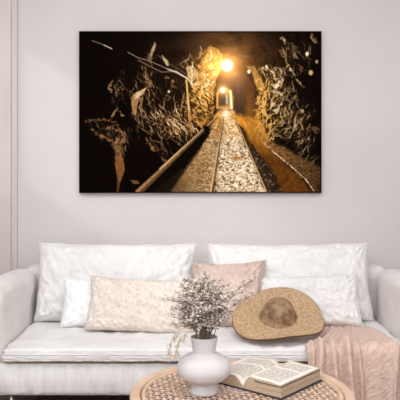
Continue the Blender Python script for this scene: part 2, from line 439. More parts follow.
    for pts, wd, c in (([(84, 122), (100, 119), (116, 122)], 1.6, br), ([(92, 130), (102, 136), (112, 142), (118, 150)], 3.5, (138, 92, 52)),
                       ([(106, 128), (118, 126), (124, 134), (124, 142)], 3, (130, 90, 54)), ([(113, 128), (121, 133), (122, 142)], 1.2, ta),
                       ([(110, 120), (117, 108), (119, 112), (124, 118)], 1.4, ta), ([(111, 82), (110, 88), (112, 92)], 1.2, ta), ([(122, 86), (123, 96), (125, 104)], 1.8, br),
                       ([(141, 94), (141, 108), (147, 116), (156, 124), (162, 132)], 2.2, ta), ([(143, 118), (150, 124), (154, 131)], 2.2, ta),
                       ([(137, 127), (150, 131), (160, 136)], 1.6, br), ([(161, 115), (170, 119), (177, 124), (183, 129), (188, 133)], 3.2, (186, 148, 102)),
                       ([(162, 128), (172, 133), (178, 136)], 2, ta), ([(146, 139), (154, 148), (160, 154), (166, 162)], 3, (150, 104, 56)),
                       ([(152, 90), (156, 95)], 1.8, ta), ([(144, 72), (144, 80), (149, 86)], 1.8, br), ([(160, 103), (163, 110)], 1.8, ta), ([(167, 94), (164, 98)], 1.6, ta),
                       ([(177, 103), (180, 110), (177, 116)], 2.4, (150, 112, 70)), ([(167, 77), (173, 82)], 2, ta), ([(172, 84), (176, 89)], 2, br),
                       ([(196, 88), (202, 92), (198, 97)], 4.5, go), ([(194, 100), (200, 104)], 4, (236, 184, 96)), ([(204, 74), (212, 80), (206, 88)], 5, cr), ([(199, 66), (206, 62), (210, 52)], 3.5, go),
                       ([(188, 79), (193, 84), (200, 83)], 3, cr), ([(197, 108), (206, 112), (211, 118)], 4, go), ([(192, 118), (199, 122)], 4, (206, 146, 70)), ([(186, 124), (194, 130)], 3.5, ta),
                       ([(206, 96), (212, 102), (213, 110)], 4, (200, 138, 60)), ([(206, 62), (212, 68), (216, 74)], 5, (244, 196, 110)),
                       ([(264, 68), (272, 72), (278, 78)], 2.6, cr), ([(258, 80), (262, 90), (266, 96)], 4.5, go), ([(270, 84), (277, 87), (281, 82)], 3, cr), ([(274, 92), (281, 95)], 4, cr),
                       ([(259, 98), (262, 108), (266, 116)], 5, (232, 178, 94)), ([(273, 104), (276, 112)], 4, cr), ([(262, 120), (270, 126), (280, 120)], 3.5, (214, 160, 84)), ([(284, 98), (292, 101), (296, 96)], 3, ta),
                       ([(268, 132), (282, 137), (292, 126)], 2, ta), ([(285, 110), (291, 116)], 3, ta), ([(256, 110), (259, 124), (268, 136)], 4, (206, 146, 58)), ([(302, 86), (308, 90)], 2, ta),
                       ([(282, 38), (286, 44)], 2.2, ta), ([(281, 50), (285, 57)], 2.2, br), ([(289, 48), (296, 57)], 2.2, ta), ([(288, 66), (294, 74), (300, 84)], 2.2, (196, 160, 112)), ([(312, 34), (318, 42)], 2, ta),
                       ([(300, 64), (303, 70)], 2, br), ([(300, 112), (308, 118)], 3, br), ([(310, 124), (318, 132)], 3, br), ([(272, 74), (276, 68)], 2, cr)):
        ledge(pts, wd, c)
    for (x, y, r, c) in ((307.8, 53.6, 2.0, (246, 214, 170)), (311.5, 72.5, 2.4, (206, 158, 104)), (285, 40, 1.5, (190, 160, 120)), (317.5, 61.5, 1.6, (176, 150, 110)),
                         (249.3, 71.5, 1.7, (248, 226, 190)), (267, 66.5, 1.6, (226, 190, 150)), (291, 69, 1.4, (200, 170, 130)), (169, 91.5, 1.3, (230, 210, 180)), (303, 111, 1.7, (176, 150, 116))):
        mix(sm(.25, .7, ga(x, y, r, r*1.25)), col(*c))
    for x0, y0, x1, y1 in ((283, 47, 286, 56), (293, 50, 298, 58), (287, 62, 296, 76), (311, 36, 315, 42), (299, 120, 290, 138)):
        m, _ = seg(x0, y0, x1, y1, 1.0, 1.6); mix(m*.65*(.3+fine), col(190, 164, 124))
    # lamp under the roof, with its flare
    d = np.hypot(X-227.6, Y-65.4)
    g = np.exp(-(d/26)**1.3)[..., None]
    img = img + g*col(120, 78, 34)
    img = img + np.exp(-(d/13)**1.6)[..., None]*col(200, 150, 80)
    mix(sm(8.2, 4.2, d), col(255, 252, 238))
    mix(ga(246, 56, 5, 1.2)*.35, col(190, 160, 120))
    img = img*(.94+.12*fbm(X/1.2, Y/1.2, 301, 2))[..., None]
    ed = np.minimum(np.minimum(X-79, 322-X), np.minimum(Y-31, 193-Y))
    img = img*(1-.6*(ed < 1.0))[..., None]
    return np.clip(img, 0, 255)

# ---------------------------------------------------------------- materials
M = {}
M['plaster'] = material('wall_plaster', (213, 206, 204), .9, (218, 212, 210), 1.2, bump=.25, bscale=45, bdist=.0015, bump2=.15, b2scale=5)
M['trimpaint'] = material('trim_paint', (212, 200, 194), .7, bump=.1, bscale=70)
M['pierpaint'] = material('pier_plaster', (222, 210, 204), .85, (214, 202, 196), 3, bump=.15, bscale=35)
M['ceilpaint'] = material('ceiling_paint', (236, 232, 228), .9)
M['linen'] = material('white_linen', (228, 225, 223), .95, (236, 233, 231), 6, bump=.5, bscale=260, bdist=.0012, bump2=.55, b2scale=16, b2stretch=(1.6, 1, 1), sheen=.15)
M['linen_base'] = material('creased_base_linen', (244, 241, 238), .95, (232, 228, 225), 22, stretch=(1.6, 1, .22), bump=.6, bscale=55, bdist=.004, bump2=.3, b2scale=9, sheen=.1)
M['linen_arm_shade'] = material('shaded_arm_linen', (226, 218, 216), .95, (233, 227, 225), 9, bump=.45, bscale=240, bdist=.0012, bump2=.35, b2scale=7, sheen=.15)  # slightly darker copy of the linen, the arms' shade put into its colour
M['pure'] = material('bright_cotton', (240, 240, 241), .95, bump=.3, bscale=220, bdist=.001, bump2=.4, b2scale=10)
M['tan_edge'] = material('tan_edge_tape', (196, 178, 162), .9, (226, 214, 204), 40, bump=.5, bscale=120)
M['blush'] = material('blush_linen', (200, 177, 165), .95, (216, 195, 184), 14, bump=.4, bscale=240, bdist=.001, bump2=.5, b2scale=14, sheen=.15)
M['straw'] = material('sunhat_straw', (200, 168, 132), .85, (152, 120, 90), 70, detail=12, contrast=(.40, .78), bump=.5, bscale=300, bdist=.0015, bump2=.35, b2scale=40)
M['straw_crown'] = material('crown_straw', (170, 138, 108), .85, (112, 84, 62), 34, detail=12, contrast=(.38, .70), bump=.7, bscale=150, bdist=.002, bump2=.4, b2scale=30)
M['straw_edge'] = material('brim_binding_straw', (104, 74, 50), .85)
M['ceramic'] = material('matt_white_ceramic', (213, 208, 207), .75, (206, 200, 200), 9, bump=.15, bscale=160, bdist=.001)
M['rim_wood'] = material('blond_rattan_wood', (222, 194, 170), .55, (200, 166, 140), 7, stretch=(1, 1, 3), bump=.2, bscale=60)
M['cane'] = material('natural_cane', (226, 198, 178), .6, (190, 158, 136), 38, bump=.4, bscale=120)
M['page'] = None
M['paper_edge'] = material('page_edges', (220, 196, 168), .9, (186, 156, 128), 24, stretch=(1, 1, 26), contrast=(.3, .7), bump=.4, bscale=30)
M['boards'] = material('dark_cover_and_shadow', (52, 54, 62), .6)  # also colours the painted shadow strip in the open book
M['groove_grey'] = material('page_groove_grey', (150, 150, 154), .6)
M['stem'] = material('dried_stem', (138, 118, 100), .85)
M['bloom'] = material('dried_white_blossom', (236, 226, 218), .9, (184, 167, 154), 70, contrast=(.38, .6))
M['husk'] = material('dried_brown_husk', (126, 104, 88), .9)
M['oat'] = material('straw_oat', (196, 178, 154), .85)
M['chrome'] = material('brushed_steel', (190, 186, 184), .28, metallic=1)
M['canvas_side'] = material('black_canvas_edge', (30, 20, 17), .8)

def floor_mat():
    m = bpy.data.materials.new('dark_plank_floor'); m.use_nodes = True
    N, L = m.node_tree.nodes, m.node_tree.links; b = N['Principled BSDF']
    tc = N.new('ShaderNodeTexCoord'); br = N.new('ShaderNodeTexBrick')
    br.inputs['Scale'].default_value = 1; br.inputs['Brick Width'].default_value = .9; br.inputs['Row Height'].default_value = .11
    br.inputs['Mortar Size'].default_value = .003
    br.inputs['Color1'].default_value = (*lin((112, 80, 66)), 1); br.inputs['Color2'].default_value = (*lin((86, 60, 50)), 1)
    br.inputs['Mortar'].default_value = (*lin((24, 16, 13)), 1)
    L.new(tc.outputs['Object'], br.inputs[0]); L.new(br.outputs[0], b.inputs['Base Color']); b.inputs['Roughness'].default_value = .45
    return m

def throw_mat():
    m = bpy.data.materials.new('cable_knit_blush'); m.use_nodes = True
    N, L = m.node_tree.nodes, m.node_tree.links; b = N['Principled BSDF']
    b.inputs['Roughness'].default_value = .95; b.inputs['Sheen Weight'].default_value = .2
    uv = N.new('ShaderNodeUVMap'); uv.uv_map = 'UVMap'
    mp = N.new('ShaderNodeMapping'); L.new(uv.outputs[0], mp.inputs[0]); mp.inputs['Scale'].default_value = (1, 1, 1)
    wv = N.new('ShaderNodeTexWave'); wv.wave_type = 'BANDS'; wv.bands_direction = 'DIAGONAL'
    wv.inputs['Scale'].default_value = 22; wv.inputs['Distortion'].default_value = 9; wv.inputs['Detail'].default_value = 2
    L.new(mp.outputs[0], wv.inputs[0])
    w2 = N.new('ShaderNodeTexWave'); w2.bands_direction = 'X'; w2.inputs['Scale'].default_value = 9; w2.inputs['Distortion'].default_value = .6
    L.new(mp.outputs[0], w2.inputs[0])
    mul = N.new('ShaderNodeMath'); mul.operation = 'MULTIPLY_ADD'; mul.inputs[1].default_value = .7
    L.new(w2.outputs['Fac'], mul.inputs[0]); L.new(wv.outputs['Fac'], mul.inputs[2])
    bp = N.new('ShaderNodeBump'); bp.inputs['Strength'].default_value = .6; bp.inputs['Distance'].default_value = .002
    L.new(mul.outputs[0], bp.inputs['Height'])
    ns = N.new('ShaderNodeTexNoise'); ns.inputs['Scale'].default_value = 45; ns.inputs['Detail'].default_value = 4
    L.new(mp.outputs[0], ns.inputs['Vector'])
    r = N.new('ShaderNodeValToRGB'); r.color_ramp.elements[0].position = .3; r.color_ramp.elements[1].position = .7
    r.color_ramp.elements[0].color = (*lin((206, 174, 156)), 1); r.color_ramp.elements[1].color = (*lin((228, 201, 186)), 1)
    L.new(ns.outputs[0], r.inputs[0]); L.new(r.outputs[0], b.inputs['Base Color'])
    b2 = N.new('ShaderNodeBump'); b2.inputs['Strength'].default_value = .5; b2.inputs['Distance'].default_value = .003
    L.new(ns.outputs[0], b2.inputs['Height']); L.new(bp.outputs[0], b2.inputs['Normal']); L.new(b2.outputs[0], b.inputs['Normal'])
    return m

def page_mat():
    """cream paper with rows of small grey type that cannot be read, set from the page's UV"""
    m = bpy.data.materials.new('printed_page'); m.use_nodes = True
    N, L = m.node_tree.nodes, m.node_tree.links; b = N['Principled BSDF']; b.inputs['Roughness'].default_value = .85
    uv = N.new('ShaderNodeUVMap'); uv.uv_map = 'UVMap'
    sp = N.new('ShaderNodeSeparateXYZ'); L.new(uv.outputs[0], sp.inputs[0])
    def math_(op, a, b_=None):
        n = N.new('ShaderNodeMath'); n.operation = op
        for i, v in enumerate((a, b_)):
            if v is None: continue
            if isinstance(v, (int, float)): n.inputs[i].default_value = v
            else: L.new(v, n.inputs[i])
        return n.outputs[0]
    u, v = sp.outputs[0], sp.outputs[1]
    rows = math_('FRACT', math_('MULTIPLY', v, 34))
    line = math_('LESS_THAN', rows, .55)
    words_ = N.new('ShaderNodeTexWhiteNoise'); words_.noise_dimensions = '2D'
    cm = N.new('ShaderNodeCombineXYZ')
    L.new(math_('FLOOR', math_('MULTIPLY', u, 70)), cm.inputs[0]); L.new(math_('FLOOR', math_('MULTIPLY', v, 34)), cm.inputs[1])
    L.new(cm.outputs[0], words_.inputs[0])
    ink = math_('GREATER_THAN', words_.outputs[0], .16)
    mu = math_('MULTIPLY', math_('GREATER_THAN', u, .12), math_('LESS_THAN', u, .88))
    mv = math_('MULTIPLY', math_('GREATER_THAN', v, .09), math_('LESS_THAN', v, .90))
    gut = math_('SUBTRACT', 1, math_('MULTIPLY', math_('GREATER_THAN', v, .585), math_('LESS_THAN', v, .645)))
    k = math_('MULTIPLY', math_('MULTIPLY', math_('MULTIPLY', line, ink), math_('MULTIPLY', mu, mv)), gut)
    mx = N.new('ShaderNodeMix'); mx.data_type = 'RGBA'
    mx.inputs[6].default_value = (*lin((232, 222, 211)), 1); mx.inputs[7].default_value = (*lin((128, 118, 110)), 1)
    L.new(math_('MULTIPLY', k, .8), mx.inputs[0]); L.new(mx.outputs[2], b.inputs['Base Color'])
    return m

def floral_mat():
    m = material('floral_cream_linen', (228, 211, 197), .95, bump=.4, bscale=230, bdist=.001, bump2=.5, b2scale=13, sheen=.1)
    N, L = m.node_tree.nodes, m.node_tree.links; b = N['Principled BSDF']
    tc = N.new('ShaderNodeTexCoord')
    vo = N.new('ShaderNodeTexVoronoi'); vo.feature = 'DISTANCE_TO_EDGE'; vo.inputs['Scale'].default_value = 26
    nz = N.new('ShaderNodeTexNoise'); nz.inputs['Scale'].default_value = 10; nz.inputs['Detail'].default_value = 3
    L.new(tc.outputs['Object'], nz.inputs['Vector'])
    ad = N.new('ShaderNodeVectorMath'); ad.operation = 'MULTIPLY_ADD'; ad.inputs[1].default_value = (.22, .22, .22)
    L.new(nz.outputs['Color'], ad.inputs[0]); L.new(tc.outputs['Object'], ad.inputs[2]); L.new(ad.outputs[0], vo.inputs['Vector'])
    r = N.new('ShaderNodeValToRGB')
    r.color_ramp.elements[0].position = .03; r.color_ramp.elements[1].position = .16
    r.color_ramp.elements[0].color = (*lin((234, 224, 215)), 1); r.color_ramp.elements[1].color = (*lin((224, 209, 198)), 1)
    L.new(vo.outputs['Distance'], r.inputs[0]); L.new(r.outputs[0], b.inputs['Base Color'])
    return m

M['floor'] = floor_mat(); M['throw'] = throw_mat(); M['page'] = page_mat(); M['floral'] = floral_mat()

# ---------------------------------------------------------------- the room
XL, XR, YB, ZC = -1.35, 2.3, 4.0, 2.75
struct('floor', boxes((XL-.1, XR+.1, -1.2, YB+.12, -.1, 0)), M['floor'])
struct('ceiling', boxes((XL-.1, XR+.1, -1.2, YB+.12, ZC, ZC+.1)), M['ceilpaint'])
struct('wall_back', boxes((XL-.1, XR+.1, YB, YB+.12, 0, ZC)), M['plaster'])
struct('wall_right', boxes((XR, XR+.1, -1.2, YB, 0, ZC)), M['plaster'])
wy0, wy1, wz0, wz1 = 1.7, 3.72, 1.36, 2.27
struct('wall_left', boxes((XL-.1, XL, -1.2, wy0, 0, ZC), (XL-.1, XL, wy1, YB, 0, ZC), (XL-.1, XL, wy0, wy1, 0, wz0), (XL-.1, XL, wy0, wy1, wz1, ZC)), M['plaster'])
wn = bmesh.new()
for (a, b_, c, d) in ((wy0, wy1, wz0, wz0+.035), (wy0, wy1, wz1-.035, wz1), (wy0, wy0+.035, wz0, wz1), (wy1-.035, wy1, wz0, wz1)):
    box(wn, XL-.075, XL-.025, a, b_, c, d)
struct('window_1', wn, M['trimpaint'])
# plastered pier with its slim moulding at the left of the back wall
struct('wall_pier', boxes((XL, -1.139, YB-.03, YB, 0, ZC)), M['pierpaint'])
bt = boxes((-1.139, -1.104, YB-.02, YB, 0, ZC)); bevelled(bt, .004, 2)
struct('trim_1', bt, M['trimpaint'])
bb = boxes((-1.104, XR, YB-.015, YB, 0, .09)); bevelled(bb, .003, 2)
struct('baseboard_back', bb, M['trimpaint'])

# ---------------------------------------------------------------- canvas print on the wall
cv = thing('canvas_print', 'wide canvas print of a dark mine tunnel with rails, hung on the wall', 'picture', (0.0015, YB, 1.618))
CW, CH, CT = 1.456, .972, .038
sb = boxes((-CW/2, CW/2, -CT, -.001, -CH/2, CH/2)); bevelled(sb, .002, 2)
obj('stretched_canvas', sb, M['canvas_side'], cv, False)
nx, nz = 540, 360
pic = tunnel_picture(nx, nz)
xs = np.linspace(-CW/2+.0015, CW/2-.0015, nx); zs = np.linspace(CH/2-.0015, -CH/2+.0015, nz)
XX, ZZ = np.meshgrid(xs, zs)
co = np.stack([XX, np.full_like(XX, -CT-.0006), ZZ], -1).reshape(-1, 3)
idx = np.arange(nx*nz).reshape(nz, nx)
quads = np.stack([idx[:-1, :-1], idx[1:, :-1], idx[1:, 1:], idx[:-1, 1:]], -1).reshape(-1, 4)
me = bpy.data.meshes.new('printed_picture')
me.vertices.add(len(co)); me.vertices.foreach_set('co', co.ravel())
me.loops.add(quads.size); me.loops.foreach_set('vertex_index', quads.ravel())
me.polygons.add(len(quads)); me.polygons.foreach_set('loop_start', np.arange(0, quads.size, 4)); me.polygons.foreach_set('loop_total', np.full(len(quads), 4))
me.update(); me.validate()
ca = me.color_attributes.new('print', 'FLOAT_COLOR', 'POINT')
p = pic.reshape(-1, 3)/255; p = np.where(p <= .04045, p/12.92, ((p+.055)/1.055)**2.4)
ca.data.foreach_set('color', np.concatenate([p, np.ones((len(p), 1))], 1).astype(np.float32).ravel())
pm = bpy.data.materials.new('canvas_ink'); pm.use_nodes = True
at = pm.node_tree.nodes.new('ShaderNodeVertexColor'); at.layer_name = 'print'
pb = pm.node_tree.nodes['Principled BSDF']; pb.inputs['Roughness'].default_value = .85; pb.inputs['Specular IOR Level'].default_value = 0
pg = pm.node_tree.nodes.new('ShaderNodeVectorMath'); pg.operation = 'SCALE'; pg.inputs['Scale'].default_value = 1.08
pm.node_tree.links.new(at.outputs[0], pg.inputs[0]); pm.node_tree.links.new(pg.outputs[0], pb.inputs['Base Color'])
link_mesh('printed_picture', me, pm, cv, False)

# ---------------------------------------------------------------- sofa
sofa = thing('sofa', 'long white linen sofa with loose covers and soft padded arms against the wall', 'sofa', (0.02, 3.45, 0))
def at_sofa(bm): return shift(bm, (-.02, -3.45, 0))
def cloth_disp(amp, f, seed, gx=1, gy=1, gz=1, crease=0):
    def d(q, n):
        a = amp*fb(q.x*f*gx+seed, q.y*f*gy, q.z*f*gz)
        if crease: a += crease*max(0, 1-abs(noise.noise((q.x*f*2.2*gx+seed, q.y*f*2.2*gy, q.z*f*2.2*gz+seed)))*3.2)
        return n*a
    return d
# base frame (skirted), seat mattress, back, arms
def base_disp(q, n):
    if n.y > -.5: return n*0
    return n*(.007*noise.noise((q.x*16, q.z*3, 4))+.006*noise.noise((q.x*38, q.z*6, 9))+.003*noise.noise((q.x*80, q.z*16, 5)) + .004*math.cos(q.z*40))
obj('base', at_sofa(shift(soft_box(1.10, .43, .074, .020, .012, base_disp), (.02, 3.487, .289))), M['linen_base'], sofa)
def seat_disp(q, n):
    d = n*(.006*fb(q.x*5+2, q.y*6, q.z*5)+.006*max(0, 1-abs(noise.noise((q.x*9, q.y*12+q.x*3, 5)))*3)+.003*max(0, 1-abs(noise.noise((q.x*22, q.y*15, 8)))*3))
    if n.z > .5: d.z += .014*math.cos(q.y*3.2)*math.cos(q.x*1.4) - .012
    if n.y < -.4:
        d += n*(.004*noise.noise((q.x*22, q.z*10, 2)))
    return d
mat_ = obj('seat_mattress', at_sofa(shift(soft_box(.945, .34, .033, .024, .014, seat_disp), (.032, 3.388, .410))), M['linen'], sofa)
yf = 3.046
for (zz, rr, mt) in ((.411, .0035, 'linen'), (.384, .0045, 'tan_edge')):
    tb = bmesh.new()
    tube(tb, [(x/100, yf-.004+.002*noise.noise((x*.3, zz*90, 1)), zz+.003*noise.noise((x*.17, zz*50, 7))) for x in range(-91, 98, 1)], rr, 8)
    obj('piping', at_sofa(tb), M[mt], mat_)
rf = bmesh.new(); rows = []
for j in range(7):
    v = j/6; rows.append([rf.verts.new((i/250, yf-.003-.004*math.sin(v*math.pi)-.004*math.sin(v*math.pi)*noise.noise((i*.11+v*1.5, v*1.2, 3)), .385+.025*v)) for i in range(-228, 244)])
grid_faces(rf, rows)
obj('ruffled_flange', at_sofa(rf), M['tan_edge'] if False else M['linen'], mat_)
obj('back_frame', at_sofa(shift(soft_box(1.05, .085, .245, .05, .025, cloth_disp(.006, 5, 3)), (.03, 3.855, .470))), M['linen_arm_shade'], sofa)
def arm_disp(seed):
    def d(q, n):
        v = n*(.008*fb(q.x*4+seed, q.y*4, q.z*4)+.003*max(0, 1-abs(noise.noise((q.x*8, q.y*9+seed, q.z*8)))*3))
        if q.z > .12: v.z += -.015*((q.y)/.36)**2
        return v
    return d
obj('arm', at_sofa(shift(soft_box(.082, .36, .245, .07, .02, arm_disp(1)), (-1.003, 3.40, .478))), M['linen_arm_shade'], sofa)
obj('arm', at_sofa(shift(soft_box(.082, .36, .245, .07, .02, arm_disp(8)), (1.072, 3.40, .478))), M['linen_arm_shade'], sofa)
for lx, ly in ((-.885, 3.10), (.93, 3.10), (-.885, 3.88), (.93, 3.88), (.02, 3.12)):
    lb = bmesh.new(); tube(lb, [(lx, ly, 0), (lx, ly, .23)], [.011, .011], 14)
    lg = obj('leg', at_sofa(lb), M['chrome'], sofa)
    sc_ = bmesh.new(); tube(sc_, [(lx, ly, 0), (lx, ly, .006)], .016, 14); obj('glide', at_sofa(sc_), M['boards'], lg)

# ---------------------------------------------------------------- cushions on the sofa
R = math.radians
make_pillow('back_cushion', 'large white linen back cushion on the sofa behind the cream lumbar pillow', 'cushion', .885, .43, .19, 3, M['linen'],
            (-.462, 3.60, .442), (R(-17), R(0.5), R(1)), group='white back cushions of the sofa', wr=.015, lump=.012, fold=.8, pinch=.035)
make_pillow('back_cushion', 'large white linen back cushion on the sofa behind the sun hat', 'cushion', .90, .43, .19, 6, M['linen'],
            (.496, 3.60, .442), (R(-17), R(-.5), R(-1)), group='white back cushions of the sofa', wr=.017, lump=.012, fold=.8, pinch=.035)
make_pillow('lumbar_pillow', 'bright white cotton pillow half hidden behind the cream lumbar pillow', 'pillow', .56, .25, .11, 9, M['pure'],
            (-.45, 3.43, .444), (R(-19), R(1.5), R(0)), wr=.007, pinch=.05, lump=.004)
make_pillow('lumbar_pillow', 'white rectangular linen pillow leaning behind the sun hat and beside the throw', 'pillow', .575, .275, .12, 14, M['linen'],
            (.565, 3.45, .444), (R(-22), R(-1.5), R(-1)), wr=.013, pinch=.05, lump=.006)
make_pillow('lumbar_pillow', 'cream beige lumbar pillow with a raised leafy pattern, behind the dried flowers', 'pillow', .56, .275, .12, 21, M['floral'],
            (-.305, 3.335, .442), (R(-20), R(3.4), R(-1)), wr=.012, pinch=.05, lump=.006, seam_mat=M['blush'])
make_pillow('throw_pillow', 'square blush pink pillow with pointed corners between flowers and sun hat', 'pillow', .405, .365, .13, 27, M['blush'],
            (.15, 3.42, .440), (R(-24), R(-3), R(-8)), taper=.16, wr=.015, pinch=.09, lump=.006, fold=1.2)

# ---------------------------------------------------------------- sun hat
def make_hat():
    R0 = .222; tilt = R(23)
    t = thing('sun_hat', 'wide brimmed tan straw sun hat lying tilted on the sofa seat', 'hat', (.382, 3.225, .548), (tilt, R(-3), R(4)))
    def brim_z(r, a):
        k = max(0, (r-.085)/(R0-.085))
        return .0 + .010*k*math.sin(2*a+.6) + .010*k*math.sin(3*a-1.0) + .016*k*k - .006
    def rr(a): return 1 + .012*math.sin(2*a+.2) + .008*math.sin(5*a)
    def surf(prof, seg=96, off=0):
        bm = bmesh.new(); rows = []
        for r, z0 in prof:
            row = []
            for k in range(seg):
                a = 2*math.pi*k/seg
                s = rr(a) if r > .10 else 1+.02*math.sin(2*a)
                z = z0 if z0 is not None else brim_z(r, a)
                x, y = r*s*math.cos(a), r*s*math.sin(a)*(1 if r > .12 else .96)
                kk = max(0, (r-.09)/(R0-.09))
                if y < 0: y = -r*s*(abs(math.sin(a))**(1-.28*kk))*(1-.20*kk)
                else: y *= 1+.10*kk
                z -= kk*kk*(.045 if x < 0 else .030)*math.cos(a)**2
                bump = .0018*noise.noise((x*40, y*40, z*30)) + .003*noise.noise((x*14, y*14, 2))
                row.append(bm.verts.new((x, y, z+bump+off)))
            rows.append(row)
        grid_faces(bm, rows, True)
        return bm, rows
    crown = [(.0008, .092), (.022, .091), (.040, .087), (.055, .078), (.066, .064), (.073, .047), (.077, .028), (.081, .013), (.088, .003), (.096, -.004)]
    cb, _ = surf(crown); obj('crown', cb, M['straw_crown'], t)
    bp = [(.094, -.003)] + [(.094+(R0-.094)*i/16, None) for i in range(1, 17)]
    br, rows = surf(bp)
    ed = [v.co.copy() for v in rows[-1]]
    bo = obj('brim', br, M['straw'], t)
    md = bo.modifiers.new('thickness', 'SOLIDIFY'); md.thickness = .004; md.offset = -1
    eb = bmesh.new(); tube(eb, [e-Vector((0, 0, .002)) for e in ed+[ed[0]]], .0032, 6, False); obj('brim_binding', eb, M['straw_edge'], t)
    return t
make_hat()

# ---------------------------------------------------------------- knitted throw over the seat edge
def make_throw():
    nu, nv = 150, 150
    bm = bmesh.new(); uvl = bm.loops.layers.uv.new('UVMap')
    L_top = .42; L_drop = .33
    rows = []
    for j in range(nv+1):
        v = j/nv; row = []
        s = v*(L_top+L_drop+.04)
        for i in range(nu+1):
            u = i/nu
            # left edge fans forward, right edge leans out
            if s < L_top:
                y = 3.46 - s; z = .449; g = s/L_top
                ny, nz_ = 0, 1
            else:
                q = min((s-L_top)/.055, 1); a = q*math.pi/2
                y = 3.04 - .035*math.sin(a) ; z = .449-.035+.035*math.cos(a) - max(0, s-L_top-.055)
                ny, nz_ = -math.sin(a), math.cos(a); g = 1
            gg = g**1.3
            drop = max(0, s-L_top)
            xl = .640 - .165*gg + .01*drop; xr = .90 + .03*gg + .015*drop
            if g < 1: z -= .012*abs((g-.5)*2)**2
            uu = u + .02*noise.noise((u*2, v*2.0, 5))
            x = xl + (xr-xl)*uu
            lean = .05*(1-gg)
            def ridge(c, w_): return math.exp(-((uu-c-lean+.02*math.sin(v*7+c*9))/w_)**2)
            h = (.016*ridge(.05, .04)+.030*ridge(.17, .038)+.022*ridge(.30, .03)+.036*ridge(.43, .038)+.016*ridge(.53, .035)+.014*ridge(.70, .07)+.016*ridge(.88, .08))*(.25+.65*gg+1.35*min(drop*7, 1))
            h += .007*gg*noise.noise((uu*6, v*2.5, 3)) + .0015*noise.noise((x*50, s*40, 2)) + .006
            rd = .010*gg*math.sin(uu*14+v*3) + .012*min(drop*5, 1)*math.sin(uu*24+v*2)
            edge = max(0, 1-(1-uu)*10)
            h = h*(1-edge*.8)
            # soft shoulder where it drops off the front
            row.append(bm.verts.new((x+rd, y+ny*h - (.012*drop if drop else 0), z+nz_*h + (h*.4 if ny else 0))))
        rows.append(row)
    for j in range(nv):
        for i in range(nu):
            f = bm.faces.new((rows[j][i], rows[j+1][i], rows[j+1][i+1], rows[j][i+1]))
            for lp, (a, b_) in zip(f.loops, ((i, j), (i, j+1), (i+1, j+1), (i+1, j))):
                lp[uvl].uv = (a/nu*.55, b_/nv*.83)
    bmesh.ops.recalc_face_normals(bm, faces=bm.faces[:])
    o = obj('throw_blanket', bm, M['throw'])
    md = o.modifiers.new('thickness', 'SOLIDIFY'); md.thickness = .007; md.offset = 0
    tag(o, 'blush cable knit throw blanket draped over the front edge of the sofa', 'blanket')
    return o
make_throw()

# ---------------------------------------------------------------- round rattan table
TZ = .50; TC = (.142, 2.25)
def make_table():
    t = thing('coffee_table', 'round coffee table with blond wooden rim and woven cane top', 'table', (TC[0], TC[1], 0))
    def ring(name, ri, ro, z0, z1, mat, parent=t, bev=.3):
        n = 10; bm = bmesh.new(); cr, cz = (ri+ro)/2, (z0+z1)/2; a, b_ = (ro-ri)/2, (z1-z0)/2
        prof = []
        for k in range(20):
            th = 2*math.pi*k/20; c, s = math.cos(th), math.sin(th)
            prof.append((cr+a*math.copysign(abs(c)**.6, c), cz+b_*math.copysign(abs(s)**.6, s)))
        rows = lathe(bm, prof+[prof[0]], 128)
        bmesh.ops.remove_doubles(bm, verts=bm.verts[:], dist=1e-5)
        bmesh.ops.recalc_face_normals(bm, faces=bm.faces[:])
        return obj(name, bm, mat, parent)
    ring('rim', .343, .380, TZ-.032, TZ+.006, M['rim_wood'])
    ring('inner_ring', .326, .341, TZ-.012, TZ+.003, M['rim_wood'])
    ring('apron', .318, .346, TZ-.07, TZ-.030, M['rim_wood'])
    # woven cane: flat strips passing over and under one another
    pitch, wd, R1 = .0205, .0044, .33
    bm = bmesh.new()
    def strip(c, axis, par, width, hgt=.0022):
        half = math.sqrt(max(0, R1*R1-c*c))
        if half < .03: return
        n = int(2*half/(pitch/4)); rows = []
        for k in range(n+1):
            s = -half+2*half*k/n
            h = hgt*math.cos(math.pi*s/pitch+par*math.pi)
            row = []
            for off, dz in ((-width, -.0006), (-width*.6, .0006), (width*.6, .0006), (width, -.0006)):
                p_ = (c+off, s) if axis else (s, c+off)
                row.append(bm.verts.new((p_[0], p_[1], TZ-.0035+h+dz)))
            rows.append(row)
        grid_faces(bm, rows, flip=bool(axis))
    k = 0
    m_ = int(R1/pitch)
    for i in range(-m_, m_+1):
        strip(i*pitch, 1, i % 2, wd)
        strip(i*pitch, 0, (i+1) % 2, wd*.66)
    bmesh.ops.rotate(bm, verts=bm.verts[:], cent=(0, 0, 0), matrix=Matrix.Rotation(R(8), 3, 'Z'))
    o = obj('woven_cane_top', bm, M['cane'], t)
    md = o.modifiers.new('thickness', 'SOLIDIFY'); md.thickness = .0012
    # lower shelf board and legs
    for a in (45, 135, 225, 315):
        lb = bmesh.new(); c, s = math.cos(R(a)), math.sin(R(a))
        tube(lb, [(.30*c, .30*s, TZ-.05), (.325*c, .325*s, .25), (.345*c, .345*s, 0)], [.016, .015, .013], 14)
        obj('leg', lb, M['rim_wood'], t)
make_table()

